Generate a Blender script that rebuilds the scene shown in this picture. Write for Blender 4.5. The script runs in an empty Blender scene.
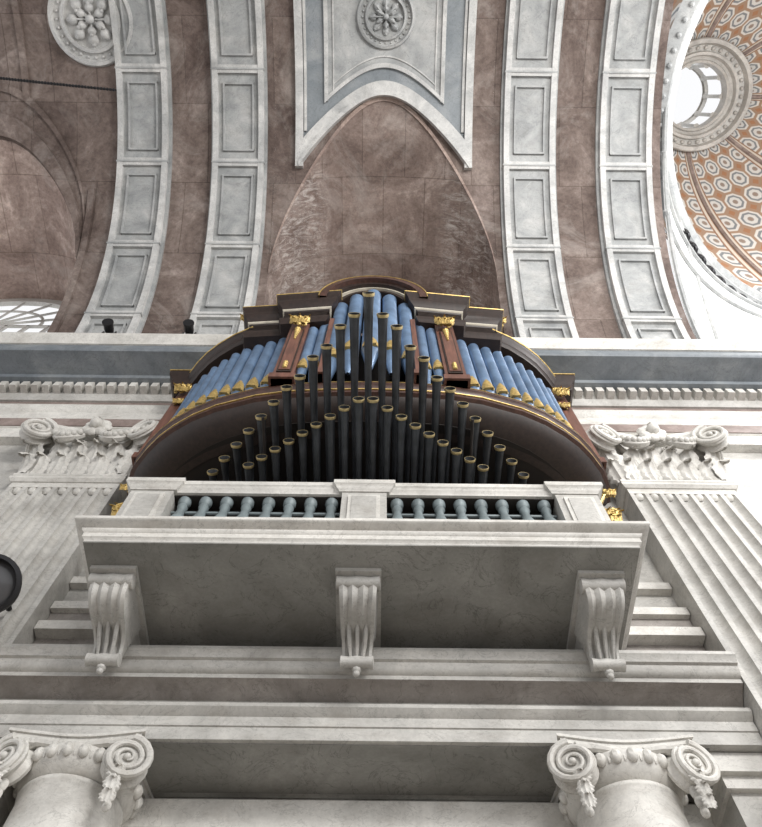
import bpy, bmesh, math, random
from math import sin, cos, pi, radians, sqrt, acos, atan2, tan
from mathutils import Matrix, Vector
random.seed(4)

# ------------------------------------------------------------------ builder
class MB:
    def __init__(s):
        s.v=[]; s.f=[]; s.m=[]; s.s=[]; s.uv=[]
    def add(s, vs, fs, mat=0, smooth=False, uvs=None):
        o=len(s.v); s.v.extend([tuple(p) for p in vs])
        s.uv.extend(uvs if uvs else [(p[0],p[2]) for p in vs])
        for f in fs:
            s.f.append(tuple(i+o for i in f)); s.m.append(mat); s.s.append(smooth)
    def build(s, name, mats, parent=None, recalc=True):
        me=bpy.data.meshes.new(name)
        me.from_pydata(s.v,[],s.f)
        for m in mats: me.materials.append(m)
        for p,mi,sm in zip(me.polygons,s.m,s.s):
            p.material_index=mi; p.use_smooth=sm
        ul=me.uv_layers.new(name='UVMap')
        for l in me.loops:
            ul.data[l.index].uv=s.uv[l.vertex_index]
        if recalc:
            bm=bmesh.new(); bm.from_mesh(me)
            bmesh.ops.recalc_face_normals(bm,faces=bm.faces)
            bm.to_mesh(me); bm.free()
        me.update()
        try: me.set_sharp_from_angle(angle=radians(42))
        except Exception: pass
        ob=bpy.data.objects.new(name,me)
        bpy.context.scene.collection.objects.link(ob)
        if parent: ob.parent=parent
        return ob

def empty(name):
    e=bpy.data.objects.new(name,None); bpy.context.scene.collection.objects.link(e); e.empty_display_size=.2
    return e

def box(mb,x0,x1,y0,y1,z0,z1,mat=0):
    vs=[(x0,y0,z0),(x1,y0,z0),(x1,y1,z0),(x0,y1,z0),(x0,y0,z1),(x1,y0,z1),(x1,y1,z1),(x0,y1,z1)]
    mb.add(vs,[(0,3,2,1),(4,5,6,7),(0,1,5,4),(1,2,6,5),(2,3,7,6),(3,0,4,7)],mat)

def prism(mb,poly,z0,z1,mat=0):
    n=len(poly)
    vs=[(x,y,z0) for x,y in poly]+[(x,y,z1) for x,y in poly]
    fs=[tuple(range(n)),tuple(range(n,2*n))]+[(i,(i+1)%n,n+(i+1)%n,n+i) for i in range(n)]
    mb.add(vs,fs,mat)

def extr_x(mb,prof,x0,x1,mat=0,smooth=False):
    n=len(prof)
    vs=[(x0,y,z) for y,z in prof]+[(x1,y,z) for y,z in prof]
    fs=[tuple(range(n)),tuple(range(n,2*n))]+[(i,(i+1)%n,n+(i+1)%n,n+i) for i in range(n)]
    mb.add(vs,fs,mat,smooth)

def offs(path,i):
    def nrm(a,b):
        tx,ty=b[0]-a[0],b[1]-a[1]; l=sqrt(tx*tx+ty*ty) or 1
        return (ty/l,-tx/l)
    if i==0: return nrm(path[0],path[1])
    if i==len(path)-1: return nrm(path[-2],path[-1])
    a=nrm(path[i-1],path[i]); b=nrm(path[i],path[i+1])
    mx,my=a[0]+b[0],a[1]+b[1]; l=sqrt(mx*mx+my*my) or 1; mx/=l; my/=l
    c=max(.35,mx*a[0]+my*a[1])
    return (mx/c,my/c)

def sweep(mb,path,prof,mat=0,smooth=False,cap=True):
    n=len(prof); vs=[]; fs=[]
    for i,p in enumerate(path):
        nx,ny=offs(path,i)
        for o,z in prof: vs.append((p[0]+nx*o,p[1]+ny*o,z))
    for i in range(len(path)-1):
        for j in range(n):
            a=i*n+j; b=i*n+(j+1)%n
            fs.append((a,b,b+n,a+n))
    if cap:
        fs.append(tuple(range(n))); fs.append(tuple(range((len(path)-1)*n,len(path)*n)))
    mb.add(vs,fs,mat,smooth)

def frame(c,ax):
    ax=Vector(ax).normalized()
    up=Vector((0,0,1)) if abs(ax.z)<.95 else Vector((0,1,0))
    u=ax.cross(up).normalized(); w=u.cross(ax).normalized()
    return Vector(c),ax,u,w

def lathe(mb,prof,c,ax=(0,0,1),n=24,mat=0,smooth=True,cap=True):
    c,a,u,w=frame(c,ax); vs=[]; fs=[]
    for r,h in prof:
        for k in range(n):
            t=2*pi*k/n
            vs.append(c+a*h+u*(r*cos(t))+w*(r*sin(t)))
    m=len(prof)
    for i in range(m-1):
        for k in range(n):
            k2=(k+1)%n
            fs.append((i*n+k,i*n+k2,(i+1)*n+k2,(i+1)*n+k))
    if cap:
        fs.append(tuple(range(n))); fs.append(tuple(range((m-1)*n,m*n)))
    mb.add(vs,fs,mat,smooth)

def tube(mb,pts,rad,n=8,mat=0):
    pts=[Vector(p) for p in pts]; vs=[]; fs=[]
    if not hasattr(rad,'__len__'): rad=[rad]*len(pts)
    up=None
    for i,p in enumerate(pts):
        t=(pts[min(i+1,len(pts)-1)]-pts[max(i-1,0)]).normalized()
        if up is None:
            up=Vector((0,0,1)) if abs(t.z)<.9 else Vector((1,0,0))
        u=t.cross(up).normalized(); w=u.cross(t).normalized(); up=w
        for k in range(n):
            a=2*pi*k/n; vs.append(p+u*(rad[i]*cos(a))+w*(rad[i]*sin(a)))
    for i in range(len(pts)-1):
        for k in range(n):
            k2=(k+1)%n; fs.append((i*n+k,i*n+k2,(i+1)*n+k2,(i+1)*n+k))
    fs.append(tuple(range(n))); fs.append(tuple(range((len(pts)-1)*n,len(pts)*n)))
    mb.add(vs,fs,mat,True)

def ball(mb,c,r,mat=0,n=10,m=7,sc=(1,1,1)):
    vs=[];fs=[]
    for i in range(m+1):
        th=pi*i/m
        for k in range(n):
            a=2*pi*k/n
            vs.append((c[0]+sc[0]*r*sin(th)*cos(a),c[1]+sc[1]*r*sin(th)*sin(a),c[2]+sc[2]*r*cos(th)))
    for i in range(m):
        for k in range(n):
            k2=(k+1)%n; fs.append((i*n+k,i*n+k2,(i+1)*n+k2,(i+1)*n+k))
    mb.add(vs,fs,mat,True)

def grid(mb,fn,nu,nv,mat=0,smooth=True,uvf=None):
    vs=[];uv=[]
    for i in range(nu+1):
        for j in range(nv+1):
            u=i/nu;v=j/nv
            vs.append(fn(u,v)); uv.append(uvf(u,v) if uvf else (u,v))
    fs=[(i*(nv+1)+j,(i+1)*(nv+1)+j,(i+1)*(nv+1)+j+1,i*(nv+1)+j+1) for i in range(nu) for j in range(nv)]
    mb.add(vs,fs,mat,smooth,uv)

def leaf(mb,base,out,W,H,curl,mat=0):
    """acanthus leaf: base point, outward dir (xy), width, height, curl amount"""
    b=Vector(base); o=Vector((out[0],out[1],0)).normalized(); s=Vector((-o.y,o.x,0))
    def fn(u,v):
        q=(u-.5)*2
        w=W*.5*(0.55+.45*sin(pi*min(1,v*1.15)))*(1-.75*max(0,v-.72)/.28)*(1+.13*cos(v*26))
        z=H*(v if v<.8 else .8+.2*sin((v-.8)/.2*pi*.5)*.6-(v-.8)*.8)
        d=curl*v**3*1.0+.03+ .10*W*(1-q*q)+.035*W*cos(q*pi*3)
        if v>.85: z-=(v-.85)*H*.9
        return b+o*d+s*(w*q)+Vector((0,0,z))
    grid(mb,fn,10,16,mat)

def volute(mb,c,nrm,R,depth,mat=0,turns=2.4,hand=1):
    c=Vector(c); n=Vector(nrm).normalized(); u=Vector((0,0,1)).cross(n).normalized(); w=Vector((0,0,1))
    pts=[];rad=[];N=44
    for i in range(N+1):
        t=i/N; a=pi/2+hand*t*turns*2*pi; r=R*(1-t)**.9*.86+R*.12
        pts.append(c+n*(depth*.5*(1)+.02*R)+u*(r*cos(a))+w*(r*sin(a))); rad.append(R*(.13*(1-t)+.05))
    tube(mb,pts,rad,8,mat)
    lathe(mb,[(R*.3,-depth*.5),(R*.92,-depth*.5),(R*.97,-depth*.3),(R*.8,0),(R*.97,depth*.3),(R*.92,depth*.42),(R*.2,depth*.42)],c,n,24,mat)
    e=c+n*(depth*.5)
    ball(mb,e,R*.17,mat)

# ------------------------------------------------------------------ materials
def nt(name):
    m=bpy.data.materials.new(name); m.use_nodes=True
    t=m.node_tree; b=t.nodes['Principled BSDF']
    return m,t,b
def ramp(t,fac,stops):
    r=t.nodes.new('ShaderNodeValToRGB'); e=r.color_ramp.elements
    e[0].position=stops[0][0]; e[0].color=(*stops[0][1],1)
    e[1].position=stops[-1][0]; e[1].color=(*stops[-1][1],1)
    for p,c in stops[1:-1]:
        x=e.new(p); x.color=(*c,1)
    t.links.new(fac,r.inputs[0]); return r.outputs[0]
def noise(t,vec,scale,detail=6,rough=.6,dist=0):
    n=t.nodes.new('ShaderNodeTexNoise'); n.inputs['Scale'].default_value=scale
    n.inputs['Detail'].default_value=detail; n.inputs['Roughness'].default_value=rough
    n.inputs['Distortion'].default_value=dist
    t.links.new(vec,n.inputs['Vector']); return n.outputs['Fac']
def mapping(t,vec,sc):
    m=t.nodes.new('ShaderNodeMapping'); m.inputs['Scale'].default_value=sc
    t.links.new(vec,m.inputs['Vector']); return m.outputs[0]
def mix(t,fac,a,b,mode='MIX'):
    m=t.nodes.new('ShaderNodeMix'); m.data_type='RGBA'; m.blend_type=mode
    if isinstance(fac,(int,float)): m.inputs[0].default_value=fac
    else: t.links.new(fac,m.inputs[0])
    for k,x in ((6,a),(7,b)):
        if isinstance(x,tuple): m.inputs[k].default_value=(*x,1)
        else: t.links.new(x,m.inputs[k])
    return m.outputs[2]
def math_(t,op,a,b=None,c=None):
    m=t.nodes.new('ShaderNodeMath'); m.operation=op
    for k,x in enumerate((a,b,c)):
        if x is None: continue
        if isinstance(x,(int,float)): m.inputs[k].default_value=x
        else: t.links.new(x,m.inputs[k])
    return m.outputs[0]
def bw(t,c):
    g=t.nodes.new('ShaderNodeRGBToBW'); t.links.new(c,g.inputs[0]); return g.outputs[0]
def bump(t,b,h,strength=.3,dist=.02):
    n=t.nodes.new('ShaderNodeBump'); n.inputs['Strength'].default_value=strength; n.inputs['Distance'].default_value=dist
    t.links.new(h,n.inputs['Height']); t.links.new(n.outputs[0],b.inputs['Normal'])
def coord(t,k='Object'):
    return t.nodes.new('ShaderNodeTexCoord').outputs[k]

def marble(name,c1,c2,c3,scale=1.3,rough=.5,vein=.45,grime=.34):
    m,t,b=nt(name); co=coord(t)
    f=noise(t,co,scale,8,.66,.5)
    col=ramp(t,f,[(.3,c1),(.5,c2),(.68,c3)])
    v=noise(t,mapping(t,co,(1.2,1.2,2.6)),1.7,6,.62,1.8)
    vv=math_(t,'ABSOLUTE',math_(t,'SUBTRACT',v,.5))
    vm=ramp(t,vv,[(0,(1,1,1)),(.012,(0,0,0))])
    col=mix(t,math_(t,'MULTIPLY',bw(t,vm),vein),col,tuple(x*.5 for x in c1))
    gr=noise(t,mapping(t,co,(1.6,1.6,3.2)),1.3,9,.74,.3)
    gm=ramp(t,gr,[(.50,(0,0,0)),(.72,(1,1,1))])
    col=mix(t,math_(t,'MULTIPLY',bw(t,gm),grime),col,(c1[0]*.66,c1[1]*.58,c1[2]*.50))
    fine=noise(t,co,30,5,.75)
    col=mix(t,.2,col,ramp(t,fine,[(.35,(.4,.4,.4)),(.62,(1,1,1))]),'MULTIPLY')
    t.links.new(col,b.inputs['Base Color']); b.inputs['Roughness'].default_value=rough
    bump(t,b,fine,.12,.01); return m

M_marble=marble('grey_marble',(.335,.325,.305),(.485,.475,.45),(.61,.595,.56))
M_marbleL=marble('pale_marble',(.45,.435,.405),(.63,.615,.58),(.78,.76,.715))
M_rib=marble('vault_marble',(.26,.27,.275),(.385,.395,.395),(.52,.52,.51),1.6)
M_ribL=marble('vault_marble_pale',(.38,.385,.385),(.55,.55,.54),(.72,.71,.69),1.6)
M_marbleD=marble('blue_grey_marble',(.17,.195,.215),(.25,.275,.295),(.35,.365,.375),.9)
M_soff=marble('marble_soffit_shade',(.19,.188,.175),(.27,.268,.25),(.36,.355,.335),1.0,.6,.6)  # darker copy of the marble, underside shade put into the colour
M_frieze=marble('rose_marble',(.17,.125,.11),(.27,.21,.19),(.38,.31,.28),2.2)
M_taupe=marble('taupe_marble',(.20,.18,.165),(.30,.275,.255),(.40,.37,.345),1.8)
M_shadband=marble('marble_shade_band',(.12,.14,.16),(.18,.20,.22),(.26,.28,.29),1.4)  # shade under the main cornice, painted as a dark blue-grey tone

def brownstone(name,streaks=False,dk=1.0,gx=0):
    m,t,b=nt(name); co=coord(t); uv=coord(t,'UV')
    f=noise(t,co,.75,10,.72,.8)
    s=lambda c:tuple(x*dk for x in c)
    col=ramp(t,f,[(.28,s((.082,.058,.049))),(.42,s((.165,.124,.107))),(.56,s((.245,.192,.168))),(.72,s((.44,.37,.335)))])
    f2=noise(t,mapping(t,co,(1,1,1)),9,8,.78)
    col=mix(t,.6,col,ramp(t,f2,[(.36,(.40,.37,.36)),(.6,(1,1,1))]),'MULTIPLY')
    br=t.nodes.new('ShaderNodeTexBrick'); t.links.new(uv,br.inputs['Vector'])
    br.inputs['Scale'].default_value=1; br.inputs['Brick Width'].default_value=1.05; br.inputs['Row Height'].default_value=1.9
    br.inputs['Mortar Size'].default_value=.012; br.inputs['Color1'].default_value=(1,1,1,1); br.inputs['Color2'].default_value=(.66,.62,.62,1)
    br.inputs['Mortar'].default_value=(.5,.47,.45,1)
    col=mix(t,.8,col,br.outputs['Color'],'MULTIPLY')
    p=noise(t,mapping(t,co,(1,1,1)),.6,8,.74,1.2)
    pm=ramp(t,p,[(.52,(0,0,0)),(.66,(1,1,1))])
    col=mix(t,math_(t,'MULTIPLY',bw(t,pm),.36),col,(.44,.395,.365))
    if streaks:
        sx=t.nodes.new('ShaderNodeSeparateXYZ'); t.links.new(co,sx.inputs[0])
        ax=math_(t,'ABSOLUTE',sx.outputs[0])
        band=ramp(t,math_(t,'DIVIDE',ax,3.0),[(.42,(0,0,0)),(.56,(1,1,1)),(.80,(1,1,1)),(.88,(.2,.2,.2))])
        yb=ramp(t,math_(t,'DIVIDE',sx.outputs[1],6.0),[(.08,(0,0,0)),(.4,(1,1,1))])
        st=noise(t,mapping(t,co,(2.0,6,2.0)),1.0,10,.84,1.4)
        sm=ramp(t,st,[(.48,(0,0,0)),(.64,(1,1,1))])
        k=mix(t,1.0,band,sm,'MULTIPLY'); k=mix(t,1.0,k,yb,'MULTIPLY')
        col=mix(t,math_(t,'MULTIPLY',bw(t,k),.8),col,(.66,.62,.59))
    t.links.new(col,b.inputs['Base Color']); b.inputs['Roughness'].default_value=.85
    bump(t,b,f2,.5,.04); return m
M_brown=brownstone('brown_stone',False,1.0)
M_brownS=brownstone('brown_stone_streaked',True,1.32)
M_tan=brownstone('pale_brown_stone',False,2.1)

def simple(name,c,rough=.5,metal=0,var=.25,sc=6):
    m,t,b=nt(name); co=coord(t)
    f=noise(t,co,sc,5,.6)
    col=ramp(t,f,[(.3,tuple(x*(1-var) for x in c)),(.7,tuple(min(1,x*(1+var)) for x in c))])
    t.links.new(col,b.inputs['Base Color']); b.inputs['Roughness'].default_value=rough; b.inputs['Metallic'].default_value=metal
    return m
M_pipe=simple('blue_tin_pipe',(.14,.215,.335),.32,.35,.3,3)
M_trump=simple('dark_reed_pipe',(.058,.064,.073),.40,.45,.35,5)
M_gold=simple('gilding',(.52,.37,.13),.42,.6,.4,18)
M_rim=simple('brass_rim',(.56,.45,.23),.4,.5,.2,18)
M_black=simple('black_metal',(.015,.015,.017),.45,.3)
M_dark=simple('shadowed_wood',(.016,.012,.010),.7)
M_cream=simple('cream_moulding',(.50,.46,.38),.5)
M_tealb=simple('teal_balusters',(.17,.205,.215),.5,.1,.3,5)
M_white=simple('white_plaster',(.80,.80,.79),.8,0,.06,2)
M_glow,_t,_b=nt('lamp_glass'); _b.inputs['Base Color'].default_value=(.08,.08,.085,1); _b.inputs['Roughness'].default_value=.15
def wood(name,c,rough=.4):
    m,t,b=nt(name); co=coord(t)
    f=noise(t,mapping(t,co,(9,9,1.2)),2,6,.6,.5)
    col=ramp(t,f,[(.3,tuple(x*.55 for x in c)),(.7,tuple(x*1.35 for x in c))])
    t.links.new(col,b.inputs['Base Color']); b.inputs['Roughness'].default_value=rough; return m
M_mahog=wood('mahogany',(.14,.062,.044))
M_belt=wood('belt_mahogany',(.065,.030,.022))
M_walnut=wood('dark_walnut',(.024,.014,.011),.5)

def dome_mat():
    m,t,b=nt('painted_coffers'); uv=coord(t,'UV')
    s=t.nodes.new('ShaderNodeSeparateXYZ'); t.links.new(uv,s.inputs[0])
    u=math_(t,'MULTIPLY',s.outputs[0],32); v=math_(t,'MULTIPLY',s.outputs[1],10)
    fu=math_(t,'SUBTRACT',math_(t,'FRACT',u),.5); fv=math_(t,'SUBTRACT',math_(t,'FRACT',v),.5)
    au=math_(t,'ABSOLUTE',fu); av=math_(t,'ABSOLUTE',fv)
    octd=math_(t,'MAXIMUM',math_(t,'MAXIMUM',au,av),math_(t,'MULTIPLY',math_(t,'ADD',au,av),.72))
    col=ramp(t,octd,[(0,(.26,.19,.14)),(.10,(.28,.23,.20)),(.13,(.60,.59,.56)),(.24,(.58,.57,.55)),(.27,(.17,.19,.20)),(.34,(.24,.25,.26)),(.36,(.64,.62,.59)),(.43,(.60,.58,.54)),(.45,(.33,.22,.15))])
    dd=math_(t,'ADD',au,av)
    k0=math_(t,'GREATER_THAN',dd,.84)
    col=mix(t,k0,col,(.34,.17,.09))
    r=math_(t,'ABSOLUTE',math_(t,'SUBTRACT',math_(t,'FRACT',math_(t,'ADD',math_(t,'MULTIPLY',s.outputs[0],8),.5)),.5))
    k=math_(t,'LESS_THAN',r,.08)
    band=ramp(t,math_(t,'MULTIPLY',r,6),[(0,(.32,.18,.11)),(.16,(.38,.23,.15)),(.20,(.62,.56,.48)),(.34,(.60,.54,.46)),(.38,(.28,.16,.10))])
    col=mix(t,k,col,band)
    t.links.new(col,b.inputs['Base Color']); b.inputs['Roughness'].default_value=.8
    return m
M_dome=dome_mat()

def floor_mat():
    m,t,b=nt('floor_marble'); co=coord(t)
    c=t.nodes.new('ShaderNodeTexChecker'); c.inputs['Scale'].default_value=1.0
    c.inputs['Color1'].default_value=(.42,.385,.34,1); c.inputs['Color2'].default_value=(.22,.185,.155,1)
    t.links.new(co,c.inputs['Vector']); t.links.new(c.outputs[0],b.inputs['Base Color']); b.inputs['Roughness'].default_value=.35
    return m
M_floor=floor_mat()

X0=-0.17
# ------------------------------------------------------------------ floor
mb=MB(); box(mb,-16,20,-12,8,-1.8,-1.6); mb.build('floor',[M_floor])

# ------------------------------------------------------------------ back wall
WY=5.35
mb=MB()
PL=-5.12; PR=-3.62; QL=3.43; QR=4.93   # pilaster limits
box(mb,PR-.06,QL+.06,WY,7.0,4.80,10.4,0)
box(mb,PR-.06,QL+.06,5.97,7.0,-1.6,4.80,0)
box(mb,-12,PR-.1,5.12,7.0,-1.6,10.4,0)
box(mb,QL+.1,8.2,5.12,7.0,-1.6,10.4,0)
for za,zb,p,mt in ((5.44,5.62,.17,1),(5.62,5.95,.06,1),(5.95,6.08,.20,2),(6.08,6.34,.08,1),(6.34,6.46,.15,2),(6.85,6.97,.10,2),(8.0,8.1,.08,2)):
    box(mb,PR+.01,QL-.01,WY-p,WY+.05,za,zb,mt)
extr_x(mb,[(5.99,4.05),(5.90,4.1),(5.90,4.22),(5.86,4.26),(5.86,4.36),(5.82,4.42),(5.82,4.5),(5.99,4.55)],PR,QL,2)
for a,b_ in ((QL-.42,QL-.01),(PR+.01,PR+.42)):
    box(mb,a,b_,5.42,5.96,-1.6,4.3,0); box(mb,a-.04,b_,5.36,5.96,4.3,4.42,2); box(mb,a-.08,b_,5.30,5.96,4.42,4.61,2)
wall=mb.build('wall_north',[M_marble,M_taupe,M_marbleL])

# ------------------------------------------------------------------ lower entablature
mb=MB()
prof=[(0,5.43),(.46,5.43),(.47,5.38),(.44,5.34),(.43,5.31),(.40,5.30),(.385,5.24),(.36,5.21),(.33,5.20),(.33,5.15),(.27,5.13),(.20,5.10),(.14,5.06),(.11,5.04),(.11,4.97),(.22,4.96),(.22,4.92),(.18,4.88),(.15,4.86),(.15,4.76),(.135,4.755),(.135,4.62),(-.60,4.62),(-.60,4.75),(0,4.78)]
extr_x(mb,[(WY-p,z) for p,z in prof],PR+.01,QL-.01,0)
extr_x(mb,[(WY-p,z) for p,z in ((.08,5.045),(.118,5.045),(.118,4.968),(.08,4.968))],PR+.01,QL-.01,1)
extr_x(mb,[(WY-p,z) for p,z in ((.1,5.148),(.334,5.148),(.273,5.128),(.204,5.098),(.144,5.058),(.1,5.05))],PR+.01,QL-.01,2)
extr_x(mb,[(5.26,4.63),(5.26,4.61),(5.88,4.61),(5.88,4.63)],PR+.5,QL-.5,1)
mb.build('lower_entablature',[M_marble,M_soff,M_taupe],wall)

# ------------------------------------------------------------------ main entablature
mb=MB()
extr_x(mb,[(6.0,12.36),(3.98,12.36),(3.98,12.32),(4.0,12.27),(4.07,12.21),(4.10,12.15),(4.10,12.12),(6,12.12)],-12,8.2,2)
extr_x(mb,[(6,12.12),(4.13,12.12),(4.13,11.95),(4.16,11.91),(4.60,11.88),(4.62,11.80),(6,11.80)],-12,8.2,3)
extr_x(mb,[(6,11.80),(4.80,11.80),(4.84,11.76),(4.86,11.60),(4.90,11.55),(4.93,11.50),(6,11.50)],-12,8.2,0)
extr_x(mb,[(6,11.50),(4.97,11.50),(4.97,11.12),(6,11.12)],-12,8.2,1)
extr_x(mb,[(6,11.12),(4.84,11.12),(4.84,11.06),(4.88,11.0),(4.92,10.96),(4.92,10.72),(4.945,10.71),(4.945,10.44),(4.97,10.43),(4.97,10.12),(6,10.12)],-12,8.2,2)
extr_x(mb,[(4.95,10.72),(4.925,10.72),(4.925,10.46),(4.95,10.46)],-12,8.2,1)
x=-12
while x<8.2:
    box(mb,x,x+.115,4.70,4.87,11.62,11.79,2); x+=.19
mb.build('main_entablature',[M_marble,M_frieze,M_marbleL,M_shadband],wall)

# ------------------------------------------------------------------ fluted pilasters with capitals
def pilaster(a,b_):
    e=empty('fluted_pilaster')
    mb=MB(); w=b_-a; nf=7; fil=.058; fw=(w-8*fil)/nf; y=5.0
    sec=[(a,5.95),(a,y)]
    x=a
    for i in range(nf):
        x+=fil; 
        for k in range(9):
            t=pi*k/8; sec.append((x+fw/2-fw/2*cos(t),y+.075*sin(t)))
        x+=fw
    sec+=[(b_,y),(b_,5.95)]
    n=len(sec)
    vs=[(p[0],p[1],-1.6) for p in sec]+[(p[0],p[1],8.62) for p in sec]
    mb.add(vs,[(i,i+1,n+i+1,n+i) for i in range(n-1)],0)
    box(mb,a,b_,y,5.95,8.62,8.78,1)
    for i in range(nf):
        cx=a+fil+fw/2+i*(fw+fil)
        lathe(mb,[(fw/2,0),(fw*.42,.03),(fw*.2,.055),(0.001,.06)],(cx,y+.06,8.60),(0,-1,0),12,1)
    sweep(mb,[(a,5.9),(a,y),(b_,y),(b_,5.9)],[(-.1,8.74),(.02,8.74),(.06,8.78),(.06,8.83),(.03,8.86),(.05,8.88),(.05,8.92),(-.1,8.92)],1)
    mb.build('shaft',[M_marble,M_marbleL],e)
    mb=MB(); c=(a+b_)/2
    prism(mb,[(a+.05,5.9),(a+.05,5.03),(b_-.05,5.03),(b_-.05,5.9)],8.9,10.0,0)
    sweep(mb,[(a+.02,5.9),(a+.02,5.0),(b_-.02,5.0),(b_-.02,5.9)],[(-.1,9.72),(.03,9.72),(.10,9.80),(.10,9.85),(-.1,9.85)],0)
    for i in range(5): leaf(mb,(a+.17+i*(w-.34)/4,5.02,8.92),(0,-1),.33,.52,.19)
    for i in range(4): leaf(mb,(a+.33+i*(w-.66)/3,5.03,9.15),(0,-1),.36,.62,.26)
    for sx,xx in ((-1,a+.03),(1,b_-.03)):
        leaf(mb,(xx,5.02,8.92),(sx*.7,-1),.34,.55,.2); leaf(mb,(xx,5.03,9.15),(sx*.8,-1),.36,.68,.3)
        leaf(mb,(xx,5.3,8.95),(sx,0),.34,.55,.2); leaf(mb,(xx,5.55,9.15),(sx,0),.34,.6,.25)
        volute(mb,(xx+sx*.10,4.74,9.82),(-sx*.42,-1,-.0),.26,.18,0,2.2,sx)
        volute(mb,(xx+sx*.16,5.0,9.80),(sx,-.25,0),.20,.14,0,2.2,-sx)
        tube(mb,[(xx-sx*.35,4.98,9.35),(xx-sx*.28,4.93,9.62),(xx-sx*.12,4.86,9.88),(xx+sx*.05,4.80,9.97)],[.03,.045,.05,.04],8)
        volute(mb,(c+sx*.17,4.90,9.72),(0,-1,0),.11,.08,0,2,-sx)
        pts=[(c+sx*(.10+.5*t),4.80-.07*sin(pi*t),9.86-.24*sin(pi*t)) for t in [k/8 for k in range(9)]]
        tube(mb,pts,[.03+.055*sin(pi*k/8) for k in range(9)],8)
        for k in range(1,8):
            p=pts[k]; ball(mb,(p[0],p[1]-.06,p[2]),.055,0,8,5)
    path=[(a-.16,5.9),(a-.16,4.98),(a-.2,4.80),(a-.1,4.72)]
    for k in range(13):
        t=k/12; path.append((a-.02+(w+.04)*t,4.78+.11*sin(pi*t)))
    path+=[(b_+.1,4.72),(b_+.2,4.80),(b_+.16,4.98),(b_+.16,5.9)]
    sweep(mb,path,[(-.06,9.97),(.0,9.97),(.03,10.03),(.05,10.05),(.05,10.13),(-.06,10.13)],0)
    prism(mb,path,9.98,10.12,0)
    for k in range(7):
        t=2*pi*k/7; ball(mb,(c+.13*cos(t),4.76,10.03+.15*sin(t)),.10,0,8,6,(1,.7,1))
    ball(mb,(c,4.68,10.03),.10); leaf(mb,(c,4.80,10.0),(0,-1),.2,.28,.12)
    mb.build('capital',[M_marbleL],e)
pilaster(PL,PR); pilaster(QL,QR)

# ------------------------------------------------------------------ ionic columns
def column(cx):
    e=empty('ionic_column'); cy=5.60
    mb=MB()
    pr=[(.62,-1.6),(.62,-1.4),(.56,-1.38),(.6,-1.3),(.56,-1.22),(.5,-1.2)]
    for k in range(13):
        t=k/12; pr.append((.50-.07*t**1.8,-1.15+5.30*t))
    pr+=[(.445,4.17),(.45,4.19),(.445,4.21),(.42,4.22)]
    lathe(mb,pr,(cx,cy,0),(0,0,1),48)
    mb.build('shaft',[M_marbleL],e)
    mb=MB()
    lathe(mb,[(.40,4.22),(.44,4.24),(.50,4.32),(.53,4.40),(.52,4.46),(.4,4.48)],(cx,cy,0),(0,0,1),40)
    for k in range(24):
        t=2*pi*k/24
        ball(mb,(cx+.515*cos(t),cy+.515*sin(t),4.39),.052,0,8,6,(1,1,1.3))
        t+=pi/24; ball(mb,(cx+.51*cos(t),cy+.51*sin(t),4.39),.02,0,6,5,(1,1,2.8))
    for sx in (-1,1):
        for sy in (-1,1):
            px,py_=cx+sx*.49,cy+sy*.42
            volute(mb,(px,py_,4.33),(sx*.32,sy*1.0,0),.20,.17,0,2.5,-sx*sy*-1)
            for j in range(3):
                leaf(mb,(px-sx*.02,py_+sy*.06,4.12-.11*j),(sx*.2,sy),.16-.02*j,.13,.05)
                ball(mb,(px-sx*.03,py_-sy*.02,4.13-.09*j),.055-.008*j,0,8,6,(1,.8,1.3))
            tube(mb,[(px-sx*.02,py_,4.47),(px-sx*.18,py_+sy*.05,4.50),(px-sx*.36,py_+sy*.05,4.47)],[.05,.045,.03],8)
    for sy in (-1,1):
        path=[(cx-.46+.92*k/10, cy+sy*(.50-.06*sin(pi*k/10))) for k in range(11)]
        tube(mb,[(p[0],p[1],4.49) for p in path],.035,8)
    pl=[]
    for q in range(4):
        a0=pi/4+q*pi/2; 
        c0=(cos(a0)*.80,sin(a0)*.70)
        c1=(cos(a0+pi/2)*.80,sin(a0+pi/2)*.70)
        for k in range(10):
            t=k/10; s=1-.14*sin(pi*t)
            pl.append((cx+(c0[0]*(1-t)+c1[0]*t)*s,cy+(c0[1]*(1-t)+c1[1]*t)*s))
    prism(mb,pl,4.53,4.58); 
    prism(mb,[(cx+(p[0]-cx)*1.05,cy+(p[1]-cy)*1.05) for p in pl],4.58,4.608)
    mb.build('capital',[M_marbleL],e)
column(X0-2.44); column(X0+2.32)

# ------------------------------------------------------------------ balcony
bal=empty('organ_balcony')
mb=MB()
SX=2.60; fy=3.93
path=[(X0-SX,WY+.05),(X0-SX,fy),(X0+SX,fy),(X0+SX,WY+.05)]
slab=[(-.3,5.72),(.03,5.72),(.035,5.74),(.06,5.76),(.06,5.82),(.085,5.84),(.09,5.86),(.15,5.89),(.17,5.91),(.17,5.95),(-.3,5.95)]
sweep(mb,path,slab,0)
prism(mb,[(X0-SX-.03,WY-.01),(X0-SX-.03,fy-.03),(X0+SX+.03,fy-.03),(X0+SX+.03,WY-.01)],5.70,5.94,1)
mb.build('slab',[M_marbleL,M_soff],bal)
mb=MB()
py0=3.95; HW=2.52; EP=.46; CP=.24
piers=[(-HW,-HW+EP),(-CP,CP),(HW-EP,HW)]
for a,b_ in piers:
    box(mb,X0+a,X0+b_,py0,py0+.28,5.94,6.76,0)
    box(mb,X0+a+.07,X0+b_-.07,py0-.025,py0+.05,6.10,6.68,1)
    box(mb,X0+a+.11,X0+b_-.11,py0-.035,py0+.05,6.14,6.64,0)
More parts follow.
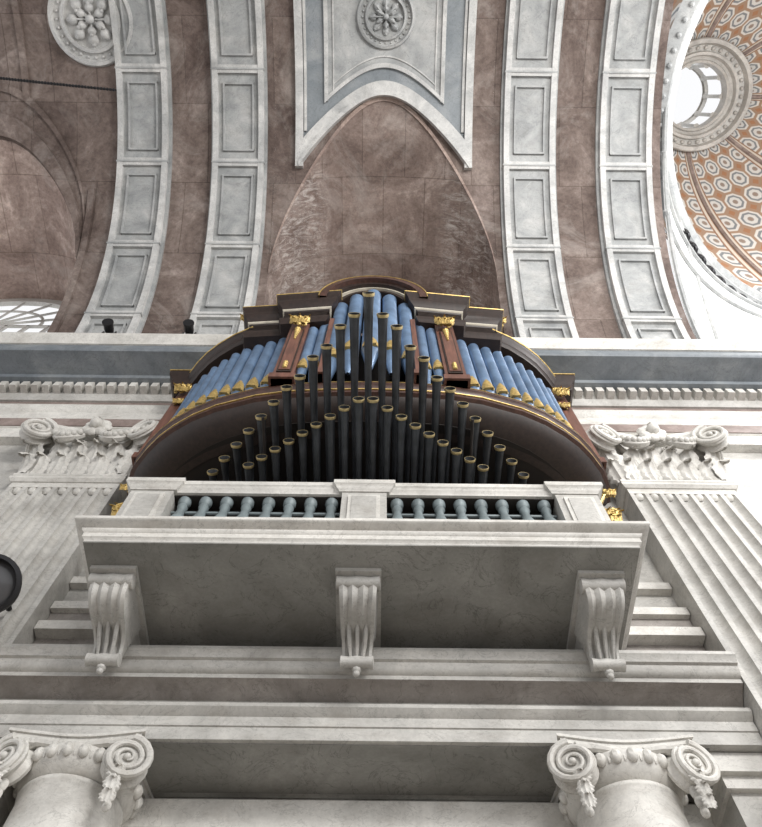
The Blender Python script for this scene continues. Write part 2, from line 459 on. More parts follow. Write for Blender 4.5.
for sx in (-1,1):
    box(mb,X0+sx*HW-.14*(sx>0)*2,X0+sx*HW+.14*(sx<0)*2,py0+.28,WY,5.94,6.76,0)
path=[(X0-HW,WY),(X0-HW,py0),(X0-HW+EP+.02,py0),(X0-HW+EP+.02,py0+.04),(X0-CP-.02,py0+.04),(X0-CP-.02,py0),(X0+CP+.02,py0),(X0+CP+.02,py0+.04),(X0+HW-EP-.02,py0+.04),(X0+HW-EP-.02,py0),(X0+HW,py0),(X0+HW,WY)]
sweep(mb,path,[(-.22,6.77),(.012,6.77),(.02,6.79),(.045,6.81),(.05,6.83),(.075,6.85),(.075,6.92),(-.22,6.92)],1)
sweep(mb,path,[(-.29,5.94),(.04,5.94),(.04,6.0),(.0,6.03),(-.29,6.03)],0)
mb.build('parapet',[M_marble,M_marbleL],bal)
mb=MB()
for a,b_ in ((-HW+EP,-CP),(CP,HW-EP)):
    n=8
    for i in range(n):
        cx=X0+a+(i+.5)*(b_-a)/n
        lathe(mb,[(.08,6.03),(.08,6.12),(.05,6.15),(.08,6.25),(.09,6.33),(.055,6.45),(.04,6.56),(.058,6.62),(.042,6.66),(.07,6.70),(.07,6.77)],(cx,py0+.13,0),(0,0,1),14)
    box(mb,X0+a,X0+b_,py0+.235,py0+.26,6.03,6.765,1)  # added dark sheet, stands in for shade between the balusters
    box(mb,X0+a,X0+b_,py0+.06,py0+.234,6.755,6.768,1)  # dark strip painting the shade under the rail
    for z in (6.42,6.58):
        tube(mb,[(X0+a,py0+.17,z),(X0+b_,py0+.17,z)],.022,8,0)
mb.build('balusters',[M_tealb,M_dark],bal)
def console(cx):
    W0,W1=.185,.13
    N=26; fr=[]
    for k in range(N+1):
        t=k/N
        y=4.24+.60*t+.085*sin(2*pi*t)*-1
        z=5.64-.55*t-.075*sin(2*pi*t)
        fr.append((y,z,W0+(W1-W0)*t))
    vs=[];fs=[]
    for (y,z,w) in fr:
        yb=max(y+.10,4.86) if z<5.43 else 5.3
        vs+= [(cx-w,y,z),(cx-w*.8,y-.015,z-.008),(cx-w*.55,y+.012,z+.01),(cx-w*.3,y-.015,z-.008),(cx,y+.008,z+.008),(cx+w*.3,y-.015,z-.008),(cx+w*.55,y+.012,z+.01),(cx+w*.8,y-.015,z-.008),(cx+w,y,z),(cx+w,min(yb,4.88),z+.12),(cx-w,min(yb,4.88),z+.12)]
    m=11
    for k in range(N):
        for j in range(m):
            j2=(j+1)%m
            fs.append((k*m+j,k*m+j2,(k+1)*m+j2,(k+1)*m+j))
    fs.append(tuple(range(m))); fs.append(tuple(range(N*m,(N+1)*m)))
    mb.add(vs,fs,0,False)
    extr_x(mb,[(4.30,5.66),(4.45,5.50),(4.60,5.42),(4.87,5.36),(4.87,5.44),(5.3,5.44),(5.3,5.70),(4.28,5.70)],cx-.15,cx+.15,0)
    box(mb,cx-.22,cx+.22,4.16,5.3,5.655,5.70,0)
    for (y,z,r,w) in ((4.27,5.60,.075,.205),(4.81,5.14,.062,.15)):
        lathe(mb,[(r*.5,-w-.01),(r,-w),(r*.86,-w*.5),(r,0),(r*.86,w*.5),(r,w),(r*.5,w+.01)],(cx,y,z),(1,0,0),20,0)
    for j,(yy,zz) in enumerate(((4.40,5.49),(4.47,5.43))):
        for s in (-1,0,1): ball(mb,(cx+s*.08,yy,zz),.034,0,8,6)
    for j in range(2): ball(mb,(cx,4.84,5.08-.05*j),.045-.012*j,0,8,6)
    for s in (-1,0,1):
        tube(mb,[(cx+s*.095,4.50,5.43),(cx+s*.08,4.60,5.355),(cx+s*.07,4.72,5.245),(cx+s*.06,4.77,5.17)],[.012,.022,.02,.012],6)
mb=MB()
for dx in (-2.37,-.03,2.29): console(X0+dx)
mb.build('consoles',[M_marble],bal)

# ------------------------------------------------------------------ pipe organ
org=empty('pipe_organ')
OX=X0+.02
half=[(0,3.36),(.5,3.37),(1.0,3.40),(1.4,3.46),(1.9,3.60),(2.2,3.73),(2.45,3.88),(2.65,4.03),(2.82,4.2),(2.98,4.40),(3.09,4.62),(3.13,4.86)]
bow=[(OX-x,y) for x,y in reversed(half)]+[(OX+x,y) for x,y in half[1:]]
def bowpt(x):
    ax=abs(x)
    for (a,ya),(b_,yb) in zip(half,half[1:]):
        if ax<=b_: return ya+(yb-ya)*(ax-a)/(b_-a)
    return half[-1][1]
mb=MB()
sweep(mb,bow,[(-.5,8.40),(.03,8.40),(.06,8.37),(.06,8.33),(.02,8.30),(.0,8.20),(.03,8.17),(.03,8.13),(-.02,8.11)],5)
sweep(mb,bow,[(-.5,8.12),(-.015,8.115),(-.05,8.07),(-.14,8.0),(-.30,7.95),(-.5,7.93)],0)
prism(mb,[(OX+(x-OX)*.9,y+.28) for x,y in bow],7.94,8.39,1)
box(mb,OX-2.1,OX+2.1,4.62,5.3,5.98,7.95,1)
for sx in (-1,1):
    pts=[]
    for k in range(9):
        t=k/8; pts.append((OX+sx*(2.1+.85*t**1.6),7.3+.75*t**.7))
    vs=[(p[0],4.62,p[1]) for p in pts]+[(p[0],5.3,p[1]) for p in pts]
    mb.add(vs,[(i,i+1,9+i+1,9+i) for i in range(8)],0)
    mb.add([(OX+sx*2.05,4.62,7.9)]+[(p[0],4.62,p[1]) for p in pts],[(0,i,i+1) for i in range(1,9)],0)
inner=[(x*.93+OX*.07,y+.42) for x,y in bow if y+.42<4.95]
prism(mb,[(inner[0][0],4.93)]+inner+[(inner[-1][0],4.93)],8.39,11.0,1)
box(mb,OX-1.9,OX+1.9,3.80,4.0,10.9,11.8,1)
for sx in (-1,1):
    for rx,yy,w,zt,d in ((1.10,3.27,.135,10.75,.3),(3.0,4.42,.09,10.95,.3),(.62,3.2,.035,10.8,.3)):
        cx=OX+sx*rx
        box(mb,cx-w,cx+w,yy,yy+d,8.38,zt,2)
        if rx==1.10:
            box(mb,cx-w*.68,cx+w*.68,yy-.02,yy+.02,8.6,zt-.4,0)
            box(mb,cx-w*.55,cx+w*.55,yy-.03,yy+.02,8.65,zt-.45,2)
        box(mb,cx-w-.03,cx+w+.03,yy-.03,yy+d,8.38,8.52,2)
for sx in (-1,1):
    seg=[(OX+sx*x,y-.02) for x,y in half if 1.8<x]
    if sx<0: seg=seg[::-1]
    sweep(mb,seg,[(-.4,10.92),(-.02,10.92),(.0,10.98),(.03,11.0),(.03,11.06),(.08,11.12),(.10,11.16),(.10,11.22),(-.4,11.22)],0)
    sweep(mb,seg,[(-.4,11.22),(.105,11.22),(.115,11.23),(.105,11.24),(-.4,11.24)],3)
    cx=OX+sx*3.06
    pth=[(cx-.2,4.83),(cx-.2,4.40),(cx+.2,4.40),(cx+.2,4.83)]
    sweep(mb,pth,[(-.2,10.90),(.0,10.90),(.04,11.0),(.04,11.08),(.11,11.18),(.12,11.30),(-.2,11.30)],0)
    sweep(mb,pth,[(-.2,11.30),(.13,11.30),(.135,11.31),(-.2,11.31)],3)
    if sx<0: pth=[(OX-2.0,4.0),(OX-2.0,3.50),(OX-1.42,3.46),(OX-1.42,3.28),(OX-.72,3.22),(OX-.72,3.6)]
    else: pth=[(OX+.72,3.6),(OX+.72,3.22),(OX+1.42,3.28),(OX+1.42,3.46),(OX+2.0,3.50),(OX+2.0,4.0)]
    sweep(mb,pth,[(-.3,10.72),(.0,10.72),(.02,10.80),(.04,10.84),(.04,10.92),(.0,10.95),(.0,11.32),(.04,11.36),(.06,11.44),(.12,11.50),(.14,11.58),(.14,11.66),(.18,11.72),(.19,11.80),(-.3,11.80)],0)
    sweep(mb,pth,[(-.3,11.80),(.192,11.80),(.20,11.81),(.192,11.82),(-.3,11.82)],3)
    sweep(mb,pth,[(-.2,11.34),(.02,11.34),(.045,11.36),(.048,11.385),(-.2,11.385)],4)
    prism(mb,pth,10.73,11.79,0)
def arch(r_in,r_out,y0,y1,mat,rise=.58,base=11.62,hw=.74):
    N=24; vs=[];fs=[]
    for k in range(N+1):
        t=pi*k/N
        for r in (r_in,r_out):
            x=-cos(t)*(hw+r); z=base+sin(t)*(rise+r)
            yb=-.16*sin(t)
            vs.append((OX+x,y0+yb,z)); vs.append((OX+x,y1,z))
    for k in range(N):
        a=k*4;b_=a+4
        fs+=[(a,a+2,b_+2,b_),(a+2,a+3,b_+3,b_+2),(a+3,a+1,b_+1,b_+3),(a+1,a,b_,b_+1)]
    mb.add(vs,fs,mat,False)
arch(-.18,-.11,3.24,3.8,0); arch(-.11,-.07,3.20,3.8,4); arch(-.07,.03,3.14,3.8,0); arch(.03,.15,3.06,3.8,5); arch(.15,.165,3.05,3.8,3)
N=16
vs=[(OX-cos(pi*k/N)*.8,3.62,11.55+sin(pi*k/N)*.62) for k in range(N+1)]+[(OX,3.62,11.3)]
mb.add(vs,[(N+1,k,k+1) for k in range(N)],1)
mb.build('case',[M_walnut,M_dark,M_mahog,M_gold,M_cream,M_belt],org)

mb=MB()
def fpipe(cx,cy,r,z0,z1,foot=.5):
    lathe(mb,[(.02,z0),(.03,z0+.02),(r*.95,z0+foot),(r,z0+foot+.03),(r,z1-.03),(r*1.06,z1-.02),(r*1.06,z1),(r*.9,z1),(r*.9,z1-.15)],(cx,cy,0),(0,0,1),18,0,True,False)
    zm=z0+foot
    vs=[];K=6
    for j,(zz,ww) in enumerate(((zm-.02,.95),(zm+.08,.95),(zm+.18,.6),(zm+.27,.12))):
        for k in range(K+1):
            a=-ww+2*ww*k/K
            vs.append((cx+sin(a)*(r+.008),cy-cos(a)*(r+.008),zz))
    fs=[(j*(K+1)+k,j*(K+1)+k+1,(j+1)*(K+1)+k+1,(j+1)*(K+1)+k) for j in range(3) for k in range(K)]
    mb.add(vs,fs,1,True)
    box(mb,cx-r*.6,cx+r*.6,cy-r-.02,cy-r+.03,zm-.05,zm-.02,1)
for sx in (-1,1):
    xs=[1.37+.21*i*(1-.022*i) for i in range(9)]
    for i,x in enumerate(xs):
        if x>2.88: continue
        fpipe(OX+sx*x,bowpt(x)+.14,.099-.004*i,8.40,10.92-.05*i,.45+.02*i)
    for i,x in enumerate((.90,.74)):
        fpipe(OX+sx*x,3.36,.078,8.40,10.6+.35*i,.5)
for i,x in enumerate((0,.27,-.27,.52,-.52)):
    fpipe(OX+x,3.16+.28*x*x*2,.128 if i==0 else .118,8.40,11.95-.5*abs(x),.7)
mb.build('facade_pipes',[M_pipe,M_gold],org)

mb=MB()
def trumpet(x,yt,z,yb=4.66,r=.073,tilt=.07):
    L=yb-yt; ax=Vector((0,-1,tilt)).normalized()
    pr=[(.018,0),(.02,.1),(.022,.12*L)]
    for k in range(1,9):
        t=k/8; pr.append((.022+(r*.82-.022)*t,(.12+.82*t)*L))
    pr+=[(r*.88,L*.97),(r,L),(r*.9,L),(r*.55,L*.90),(.01,L*.88)]
    c=(OX+x,yb,z-tilt*L*.8)
    lathe(mb,pr,c,ax,14,0,True,False)
    lathe(mb,[(r*.92,L-.036),(r*1.03,L-.030),(r*1.08,L-.004),(r*1.05,L+.003),(r*.99,L+.002)],c,ax,16,1,True,False)
    lathe(mb,[(.03,0),(.036,.02),(.036,.16),(.02,.2)],c,ax,10,0)
for n in range(-12,13):
    a=abs(n)
    yt=2.0+.186*a+(.05 if n%2 else 0)*(a<6)
    trumpet(.158*n,yt,7.72,r=.064)
for n in range(-9,9):
    a=abs(n+.5)
    trumpet(.160*(n+.5)-.02,3.05+.105*a,7.36,r=.061)
mb.build('horizontal_trumpets',[M_trump,M_rim],org)
mb=MB()
box(mb,OX-2.08,OX+2.08,4.45,4.64,7.42,7.72,0); box(mb,OX-1.6,OX+1.6,4.45,4.64,7.10,7.36,0)
for x in (-1.2,-.4,.4,1.2): tube(mb,[(OX+x,4.6,7.40),(OX+x,3.4,7.50)],.018,6)
mb.build('trumpet_rails',[M_dark],org)

mb=MB()
def carve(cx,cy,cz,s,seed,k=16):
    rnd=random.Random(seed)
    for i in range(k):
        a=rnd.uniform(0,2*pi); r=rnd.uniform(.1,1)*s
        ball(mb,(cx+cos(a)*r*.7,cy+rnd.uniform(-.3,.1)*s,cz+sin(a)*r),rnd.uniform(.14,.25)*s,0,7,5,(1,.8,1.2))
    volute(mb,(cx-.35*s,cy-.25*s,cz+.45*s),(0,-1,0),.38*s,.15*s,0,1.8,1)
    volute(mb,(cx+.35*s,cy-.25*s,cz+.45*s),(0,-1,0),.38*s,.15*s,0,1.8,-1)
    for sx in (-1,0,1):
        leaf(mb,(cx+sx*.35*s,cy-.1*s,cz-.9*s),(sx*.4,-1),.6*s,1.1*s,.35*s)
        leaf(mb,(cx+sx*.5*s,cy-.05*s,cz-.3*s),(sx*.7,-1),.55*s,1.0*s,.5*s)
for sx in (-1,1):
    carve(OX+sx*1.10,3.20,10.55,.18,3+sx)
    for j in range(6): ball(mb,(OX+sx*1.10,3.23,10.30-.08*j),.05-.006*j,0,7,5)
    for j in range(3): ball(mb,(OX+sx*1.10,3.23,8.72+.07*j),.035,0,7,5)
    carve(OX+sx*3.02,4.36,10.62,.16,8+sx)
    carve(OX+sx*2.98,4.40,10.2,.10,9+sx)
    carve(OX+sx*2.16,3.60,11.98,.16,12+sx)
    carve(OX+sx*2.74,4.40,6.95,.19,15+sx,22)
    carve(OX+sx*2.88,4.56,7.32,.13,16+sx,12)
    carve(OX+sx*2.98,4.5,7.72,.09,21+sx,10)
    tube(mb,[(OX+sx*2.35,4.6,7.0),(OX+sx*2.6,4.58,7.2),(OX+sx*2.8,4.6,7.55),(OX+sx*3.0,4.62,7.95)],[.03,.04,.035,.03],8)
sweep(mb,bow,[(.0,8.24),(.025,8.24),(.03,8.248),(.025,8.255),(.0,8.255)],0)
sweep(mb,bow,[(.03,8.385),(.062,8.385),(.062,8.398),(.03,8.398)],0)
mb.build('gilded_carving',[M_gold],org)

# ------------------------------------------------------------------ vault
yc,zc,R=-1.6,12.36,6.62
def V(x,phi,h=0): return (x,yc+(R-h)*sin(phi),zc+(R-h)*cos(phi))
PB=radians(-82)
def patch(mb,xs,lo,hi,n,h,mat,skirt=True,s0=0.0,smooth=True):
    vs=[];uv=[];fs=[]
    lo_=lo if callable(lo) else (lambda x:lo); hi_=hi if callable(hi) else (lambda x:hi)
    m=n+1
    for x in xs:
        for j in range(m):
            p=lo_(x)+(hi_(x)-lo_(x))*j/n
            vs.append(V(x,p,h)); uv.append((x,R*p))
    for i in range(len(xs)-1):
        for j in range(n): fs.append((i*m+j,(i+1)*m+j,(i+1)*m+j+1,i*m+j+1))
    mb.add(vs,fs,mat,smooth,uv)
    if skirt and h>s0:
        def wallf(pts):
            k=len(pts); vv=[V(x,p,h) for x,p in pts]+[V(x,p,s0) for x,p in pts]
            mb.add(vv,[(i,i+1,k+i+1,k+i) for i in range(k-1)],mat,False,[(x,R*p) for x,p in pts]*2)
        for x in (xs[0],xs[-1]): wallf([(x,lo_(x)+(hi_(x)-lo_(x))*j/n) for j in range(m)])
        wallf([(x,lo_(x)) for x in xs]); wallf([(x,hi_(x)) for x in xs])

ceil=empty('ceiling')
mb=MB()
def lun(cx,r,zl):
    def f(x):
        d=x-cx
        z=zl+sqrt(max(0,r*r-d*d)); return acos(max(-1,min(1,(z-zc)/R)))
    return f
def lin(a,b_,n): return [a+(b_-a)*i/n for i in range(n+1)]
def bay(xa,xb,cx,r,zl,back,matT,window=False):
    f=lun(cx,r,zl)
    patch(mb,[xa,cx-r],PB,pi/2,60,0,0,False); patch(mb,[cx+r,xb],PB,pi/2,60,0,0,False)
    xs=[cx-r*cos(pi*k/48) for k in range(49)]
    patch(mb,xs,PB,f,60,0,0,False)
    def tn(u,v):
        a=pi*u; x=cx-r*cos(a); z=zl+r*sin(a); y0=V(x,f(x))[1]
        return (x,y0+(back-y0)*v,z)
    grid(mb,tn,48,14,matT,True,lambda u,v:(cx+(u-.5)*pi*r,(lambda a:V(cx-r*cos(a),f(cx-r*cos(a)))[1]*(1-v)+back*v)(pi*u)))
    p0=acos((zl-zc)/R)
    for s in (-1,1):
        def jm(u,v):
            p=p0+(pi/2-p0)*u; q=V(cx+s*r,p); return (q[0],q[1]+(back-q[1])*v,q[2])
        grid(mb,jm,12,3,matT,False,lambda u,v:(R*(p0+(pi/2-p0)*u),v*2))
    if not window:
        vs=[(cx-r*cos(pi*k/24),back,zl+r*sin(pi*k/24)) for k in range(25)]
        vs=[(cx-r,back,zc)]+vs+[(cx+r,back,zc)]
        mb.add(vs,[tuple(range(len(vs)))],matT)
bay(-2.82,2.82,0,2.60,16.14,5.6,1)
bay(-12.0,-6.3,-9.25,2.25,16.15,5.05,2,True)
for a,b_ in ((-5.12,-4.05),(4.05,5.12)): patch(mb,[a,b_],PB,pi/2,60,0,0,False)
patch(mb,[6.3,6.62],PB,pi/2,60,0,0,False)
mb.build('vault_surface',[M_brown,M_brownS,M_tan],ceil,False)
mb=MB()
wc,wz,wr=-9.25,16.15,2.25
def ringa(r0,r1,y0,y1):
    N=32; vs=[];fs=[]
    for k in range(N+1):
        a=pi*k/N
        for r in (r0,r1):
            for y in (y0,y1): vs.append((wc-r*cos(a),y,wz+r*sin(a)))
    for k in range(N):
        a=k*4;b_=a+4
        fs+=[(a,a+1,b_+1,b_),(a+2,a+3,b_+3,b_+2),(a,a+2,b_+2,b_),(a+1,a+3,b_+3,b_+1)]
    mb.add(vs,fs,0)
ringa(wr-.28,wr,5.0,5.12); ringa(1.2,1.26,5.04,5.08)
for k in range(1,8):
    a=pi*k/8; tube(mb,[(wc-.0*cos(a),5.06,wz),(wc-(wr-.2)*cos(a),5.06,wz+(wr-.2)*sin(a))],.03,6)
for i in range(-4,5): box(mb,wc+i*.5-.03,wc+i*.5+.03,5.03,5.09,12.4,wz)
for z in (13.2,14.2,15.2,16.1): box(mb,wc-wr,wc+wr,5.03,5.09,z,z+.07)
mb.build('window_1',[M_marble],ceil)

mb=MB()
def rib(x0,x1):
    patch(mb,[x0,x1],PB,pi/2,70,.13,0)
    for a,b_ in ((x0,x0+.13),(x1-.13,x1)): patch(mb,[a,b_],PB,pi/2,70,.22,1,True,.13)
    for a,b_ in ((x0-.06,x0),(x1,x1+.06)): patch(mb,[a,b_],PB,pi/2,70,.07,0)
    d=radians(19.2); c=radians(10-19.2*5)
    while c<pi/2:
        if c>PB:
            patch(mb,[x0+.13,x1-.13],c-.014,c+.014,2,.21,1,True,.13)
            patch(mb,[x0-.02,x1+.02],c-.003,c+.003,2,.23,0,True,.13)
        lo,hi=c+.045,min(c+d-.045,pi/2-.02)
        if lo>PB:
            for a,b_ in ((x0+.24,x0+.28),(x1-.28,x1-.24)): patch(mb,[a,b_],lo,hi,12,.19,0,True,.13)
            for a,b_ in ((lo,lo+.007),(hi-.007,hi)): patch(mb,[x0+.24,x1-.24],a,b_,1,.19,0,True,.13)
        c+=d
for a,b_ in ((-4.05,-2.84),(2.84,4.05),(-6.3,-5.12),(5.12,6.34)): rib(a,b_)
mb.build('transverse_ribs',[M_rib,M_ribL],ceil)

mb=MB()
f=lun(0,2.6,16.14)
hl=lambda x:f(x)-(.018+.085*(x/2.05)**2)
hu=lambda x:hl(x)-(.045+.035*(x/2.05)**2)
xs=lin(-2.02,2.02,40)
patch(mb,xs,PB,lambda x:hu(x)+.01,40,.05,0)
patch(mb,xs,hu,hl,2,.15,1)
patch(mb,xs,lambda x:hl(x)-.012,lambda x:hl(x)+.006,1,.19,1)
patch(mb,lin(-1.36,1.36,20),PB,lambda x:hu(x)-.05,40,.065,2)
for s in (-1,1):
    a,b_=sorted((s*2.10,s*1.92)); patch(mb,[a,b_],PB,hl(2.0)+.01,40,.15,1)
    a,b_=sorted((s*1.84,s*1.90)); patch(mb,[a,b_],PB,hu(1.87)-.02,40,.10,1)
    a,b_=sorted((s*1.42,s*1.33)); patch(mb,[a,b_],PB,hu(1.36)-.045,40,.12,1)
    a,b_=sorted((s*1.22,s*1.19)); patch(mb,[a,b_],PB,hu(1.2)-.06,40,.09,1)
patch(mb,lin(-1.42,1.42,24),lambda x:hu(x)-.06,lambda x:hu(x)-.045,1,.12,1)
patch(mb,lin(-1.22,1.22,20),lambda x:hu(x)-.085,lambda x:hu(x)-.080,1,.09,1)
mb.build('crown_panel',[M_marbleD,M_ribL,M_rib],ceil)
mb=MB()
patch(mb,[-2.598*cos(pi*k/60) for k in range(61)],lambda x:f(x)-.016,lambda x:f(x)+.002,1,.03,0)
f2=lun(-9.25,2.25,16.15)
patch(mb,lin(-11.45,-7.02,36),lambda x:f2(x)-.09,lambda x:f2(x)-.01,2,.10,1)
patch(mb,lin(-11.45,-7.02,36),lambda x:f2(x)-.20,lambda x:f2(x)-.17,1,.05,1)
patch(mb,[-7.0,-6.85],f2(-7.02)-.3,pi/2,20,.06,1)
patch(mb,[-8.6,-8.45],PB,f2(-8.5)-.19,30,.06,1)
mb.build('lunette_moulding',[M_tan,M_brown],ceil)

def medallion(name,cx,phi,r,mat):
    mb=MB()
    c=Vector(V(cx,phi,.02)); ax=Vector((0,-sin(phi),-cos(phi)))
    lathe(mb,[(r*.96,-.05),(r,.06),(r*.97,.14),(r*.9,.15),(r*.87,.06),(r*.72,.05),(r*.70,.13),(r*.63,.14),(r*.61,.05),(r*.5,.03),(0.01,.03)],c,ax,48,0)
    _,a,u,w=frame(c,ax)
    for k in range(28):
        t=2*pi*k/28; p=c+a*.06+u*(r*.795*cos(t))+w*(r*.795*sin(t)); ball(mb,p,r*.045,0,7,5)
    for ring,(rr,nn,s) in enumerate(((.42,8,.13),(.24,6,.10))):
        for k in range(nn):
            t=2*pi*(k+.5*ring)/nn; p=c+a*(.05+.05*ring)+u*(r*rr*cos(t))+w*(r*rr*sin(t))
            ball(mb,p,r*s,0,9,6)
            q=c+a*(.08+.06*ring)+u*(r*(rr+.09)*cos(t))+w*(r*(rr+.09)*sin(t)); ball(mb,q,r*s*.5,0,7,5)
            tube(mb,[c+a*.1+u*(r*.1*cos(t))+w*(r*.1*sin(t)),p+a*.07,q+a*.03],[.02,.03,.015],5)
    ball(mb,c+a*.15,r*.10,0)
    mb.build(name,[mat],ceil)
medallion('rosette_medallion',0.02,0,.68,M_rib)
medallion('rosette_medallion',-6.80,radians(1),1.0,M_ribL)

# ------------------------------------------------------------------ crossing
cr=empty('crossing_dome'); DX,DY,DR,DZ=12.6,0.0,5.7,19.5
mb=MB()
H=13.2
t1=acos(1.8/DR)
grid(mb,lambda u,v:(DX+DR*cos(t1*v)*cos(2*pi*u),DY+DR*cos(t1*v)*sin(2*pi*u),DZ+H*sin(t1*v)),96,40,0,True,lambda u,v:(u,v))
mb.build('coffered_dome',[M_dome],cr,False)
mb=MB()
top=DZ+H*sin(t1)
for k in range(8):
    a=2*pi*k/8
    tube(mb,[(DX+(DR*cos(t1*v)-.03)*cos(a),DY+(DR*cos(t1*v)-.03)*sin(a),DZ+H*sin(t1*v)) for v in [j/24 for j in range(25)]],.08,6)
lathe(mb,[(2.1,top-.5),(2.05,top-.6),(1.9,top-.6),(1.85,top-.3),(1.65,top-.25),(1.6,top-.4),(1.5,top-.4),(1.45,top-.2),(1.35,top-.15),(1.3,top-.25),(1.22,top-.2),(1.2,top+.3)],(DX,DY,0),(0,0,1),56,1,True,False)
for k in range(36):
    a=2*pi*k/36; ball(mb,(DX+1.75*cos(a),DY+1.75*sin(a),top-.32),.085,1,7,5)
for k in range(10):
    a=2*pi*k/10; lathe(mb,[(.12,top+.2),(.08,top+.35),(.075,top+1.7),(.13,top+1.85)],(DX+1.2*cos(a),DY+1.2*sin(a),0),(0,0,1),10,1)
lathe(mb,[(1.15,top+1.85),(1.3,top+1.85),(1.3,top+2.1),(1.15,top+2.1)],(DX,DY,0),(0,0,1),40,1,True,False)
mb.build('oculus_lantern',[M_frieze,M_marble],cr)
mb=MB()
lathe(mb,[(DR+.35,DZ-.30),(DR-.02,DZ-.30),(DR-.04,DZ-.18),(DR-.12,DZ-.16),(DR-.14,DZ-.1),(DR-.3,DZ-.02),(DR-.32,DZ+.1),(DR+.05,DZ+.14)],(DX,DY,0),(0,0,1),96,0,True,False)
for k in range(110):
    a=2*pi*k/110; ball(mb,(DX+(DR+.12)*cos(a),DY+(DR+.12)*sin(a),DZ-.33),.07,0,6,4)
mb.build('dome_ring_cornice',[M_rib],cr)
mb=MB()
for k in range(0,12):
    a0=radians(97)+radians(4.2)*k; a1=a0+radians(4.2); am=(a0+a1)/2
    def P(a,dr,dz): return Vector((DX+(DR+.16+dr)*cos(a),DY+(DR+.16+dr)*sin(a),DZ-.42+dz))
    for s in (1,-1):
        pts=[P(a0+(a1-a0)*j/10, s*.17*sin(pi*j/10), s*.10*sin(2*pi*j/10)) for j in range(11)]
        tube(mb,pts,.05,5)
        pts=[P(am+radians(1.0)*cos(t)*(1-t/12), s*.10+ .10*sin(t)*(1-t/12),-.05) for t in [q*.6 for q in range(14)]]
        tube(mb,pts,.04,5)
    ball(mb,P(a0,0,0),.12,0,7,5)
mb.build('iron_gallery_railing',[M_black],cr)
mb=MB()
def ringp(u): 
    a=pi-u*pi/2; return Vector((DX+DR*cos(a),DY+DR*sin(a),DZ-.2))
C=Vector((6.62,5.05,12.36))
def Lf(s):
    p=radians(14)+(pi/2-radians(14))*s; return Vector(V(6.62,p))
def Rt(s):
    a=pi/2*s; return Vector((C.x+(DX-C.x)*cos(a)*1.0,5.3,C.z+(DZ-.2-C.z)*cos(a)))
def pend(u,s):
    P=Lf(s)*(1-u)+Rt(s)*u
    P+= (ringp(u)-(Lf(0)*(1-u)+Rt(0)*u))*(1-s)**1.5
    return P
grid(mb,pend,24,24,0)
mb.build('pendentive',[M_white],cr,False)
mb=MB()
for off in (.12,.5):
    tube(mb,[pend(u,.10+.45*off)+Vector((0,-.03,-.03)) for u in [k/20 for k in range(21)]],.06,6)
tube(mb,[pend(.03,k/20)+Vector((.02,0,-.06)) for k in range(21)],.07,6)
tube(mb,[pend(.35,k/20)+Vector((.0,0,-.04)) for k in range(21)],.05,6)
mb.build('pendentive_mouldings',[M_rib],cr)

# ------------------------------------------------------------------ fittings
def spot(cx,cy,cz):
    mb=MB()
    lathe(mb,[(.03,0),(.07,.02),(.085,.1),(.085,.22),(.1,.24),(.1,.27),(.075,.27)],(cx,cy,cz+.18),(.1,-.9,-.3),16,0)
    box(mb,cx-.12,cx-.10,cy-.04,cy+.03,cz,cz+.2,0); box(mb,cx+.10,cx+.12,cy-.04,cy+.03,cz,cz+.2,0); box(mb,cx-.12,cx+.12,cy-.04,cy+.05,cz,cz+.02,0)
    mb.build('spotlight',[M_black])
spot(-4.95,4.05,12.362); spot(-3.50,4.05,12.362)
mb=MB()
lathe(mb,[(.08,-.22),(.2,-.2),(.27,-.05),(.29,.06),(.31,.08),(.31,.12),(.27,.13),(.25,.05),(.05,.02)],(-3.88,4.55,5.86),(.15,-.75,-.65),32,0)
lathe(mb,[(.24,.05),(.2,.08),(.01,.09)],(-3.88,4.55,5.86),(.15,-.75,-.65),24,1)
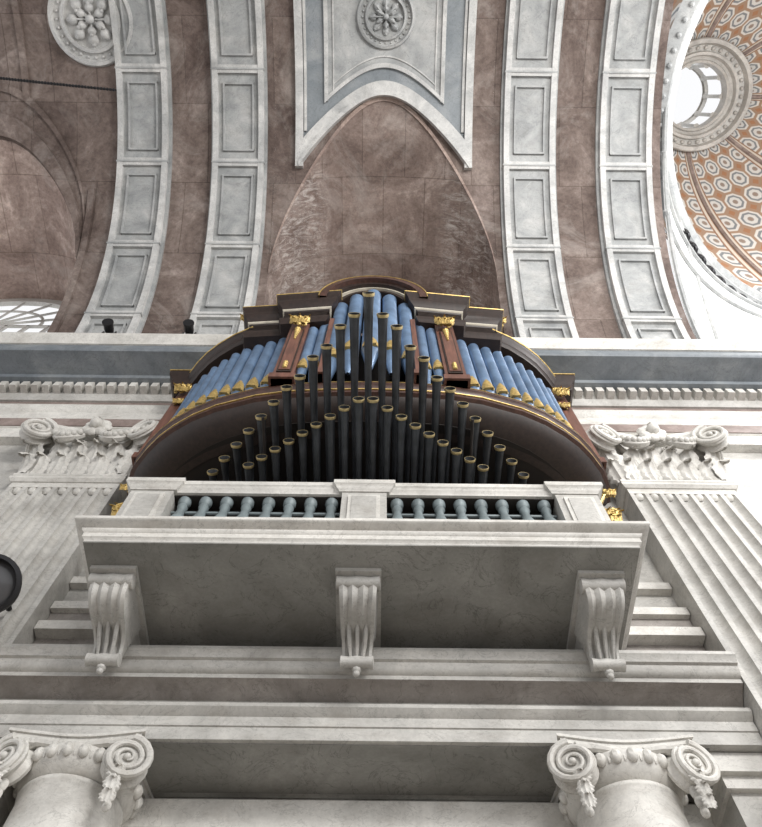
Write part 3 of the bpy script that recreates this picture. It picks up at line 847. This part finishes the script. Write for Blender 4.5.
tube(mb,[(-3.88,4.6,5.95),(-3.88,4.85,6.05),(-3.88,4.99,6.05)],.03,8)
mb.build('floodlight',[M_black,M_glow])
mb=MB()
def ch(t): return (-8.7+3.4*t,-.30-.25*t+.55*t,15.6-.22*4*t*(1-t))
tube(mb,[ch(k/30) for k in range(31)],.016,6)
for k in range(1,60): ball(mb,ch(k/60),.034,0,6,4)
mb.build('lamp_chain',[M_black])

# ------------------------------------------------------------------ lighting
bpy.context.scene.view_settings.view_transform='Standard'
w=bpy.data.worlds.new('World'); bpy.context.scene.world=w; w.use_nodes=True
bg=w.node_tree.nodes['Background']; bg.inputs[0].default_value=(.98,.985,1.0,1); bg.inputs[1].default_value=1.0
def area(name,loc,target,sx,sy,en,col=(1,1,1)):
    l=bpy.data.lights.new(name,'AREA'); l.shape='RECTANGLE'; l.size=sx; l.size_y=sy; l.energy=en; l.color=col
    o=bpy.data.objects.new(name,l); bpy.context.scene.collection.objects.link(o); o.location=loc
    o.rotation_euler=(Vector(target)-Vector(loc)).to_track_quat('-Z','Y').to_euler(); return o
area('added_key_light',(5,-7.2,10.5),(-1,5,10),4,3,1250,(1,.975,.94))  # added key light for direction, no window modelled here
area('added_side_light',(13,-5,10),(6,5,14),5,6,1100,(1,.99,.97))  # added area light to brighten from the right, no window modelled
pl=bpy.data.lights.new('added_dome_fill','POINT'); pl.energy=3000; pl.shadow_soft_size=1.5  # added point light inside the crossing to brighten the dome
po=bpy.data.objects.new('added_dome_fill',pl); po.location=(12.6,-1,19); bpy.context.scene.collection.objects.link(po)

# ------------------------------------------------------------------ camera
cam=bpy.data.cameras.new('camera'); co=bpy.data.objects.new('camera',cam); bpy.context.scene.collection.objects.link(co)
cam.sensor_fit='VERTICAL'; cam.sensor_height=24; cam.sensor_width=24*762/827; cam.lens=24*720/827
co.matrix_world=Matrix.Rotation(radians(156),4,'X')@Matrix.Rotation(radians(.6),4,'Z')
cam.clip_start=.05; cam.clip_end=200
bpy.context.scene.camera=co
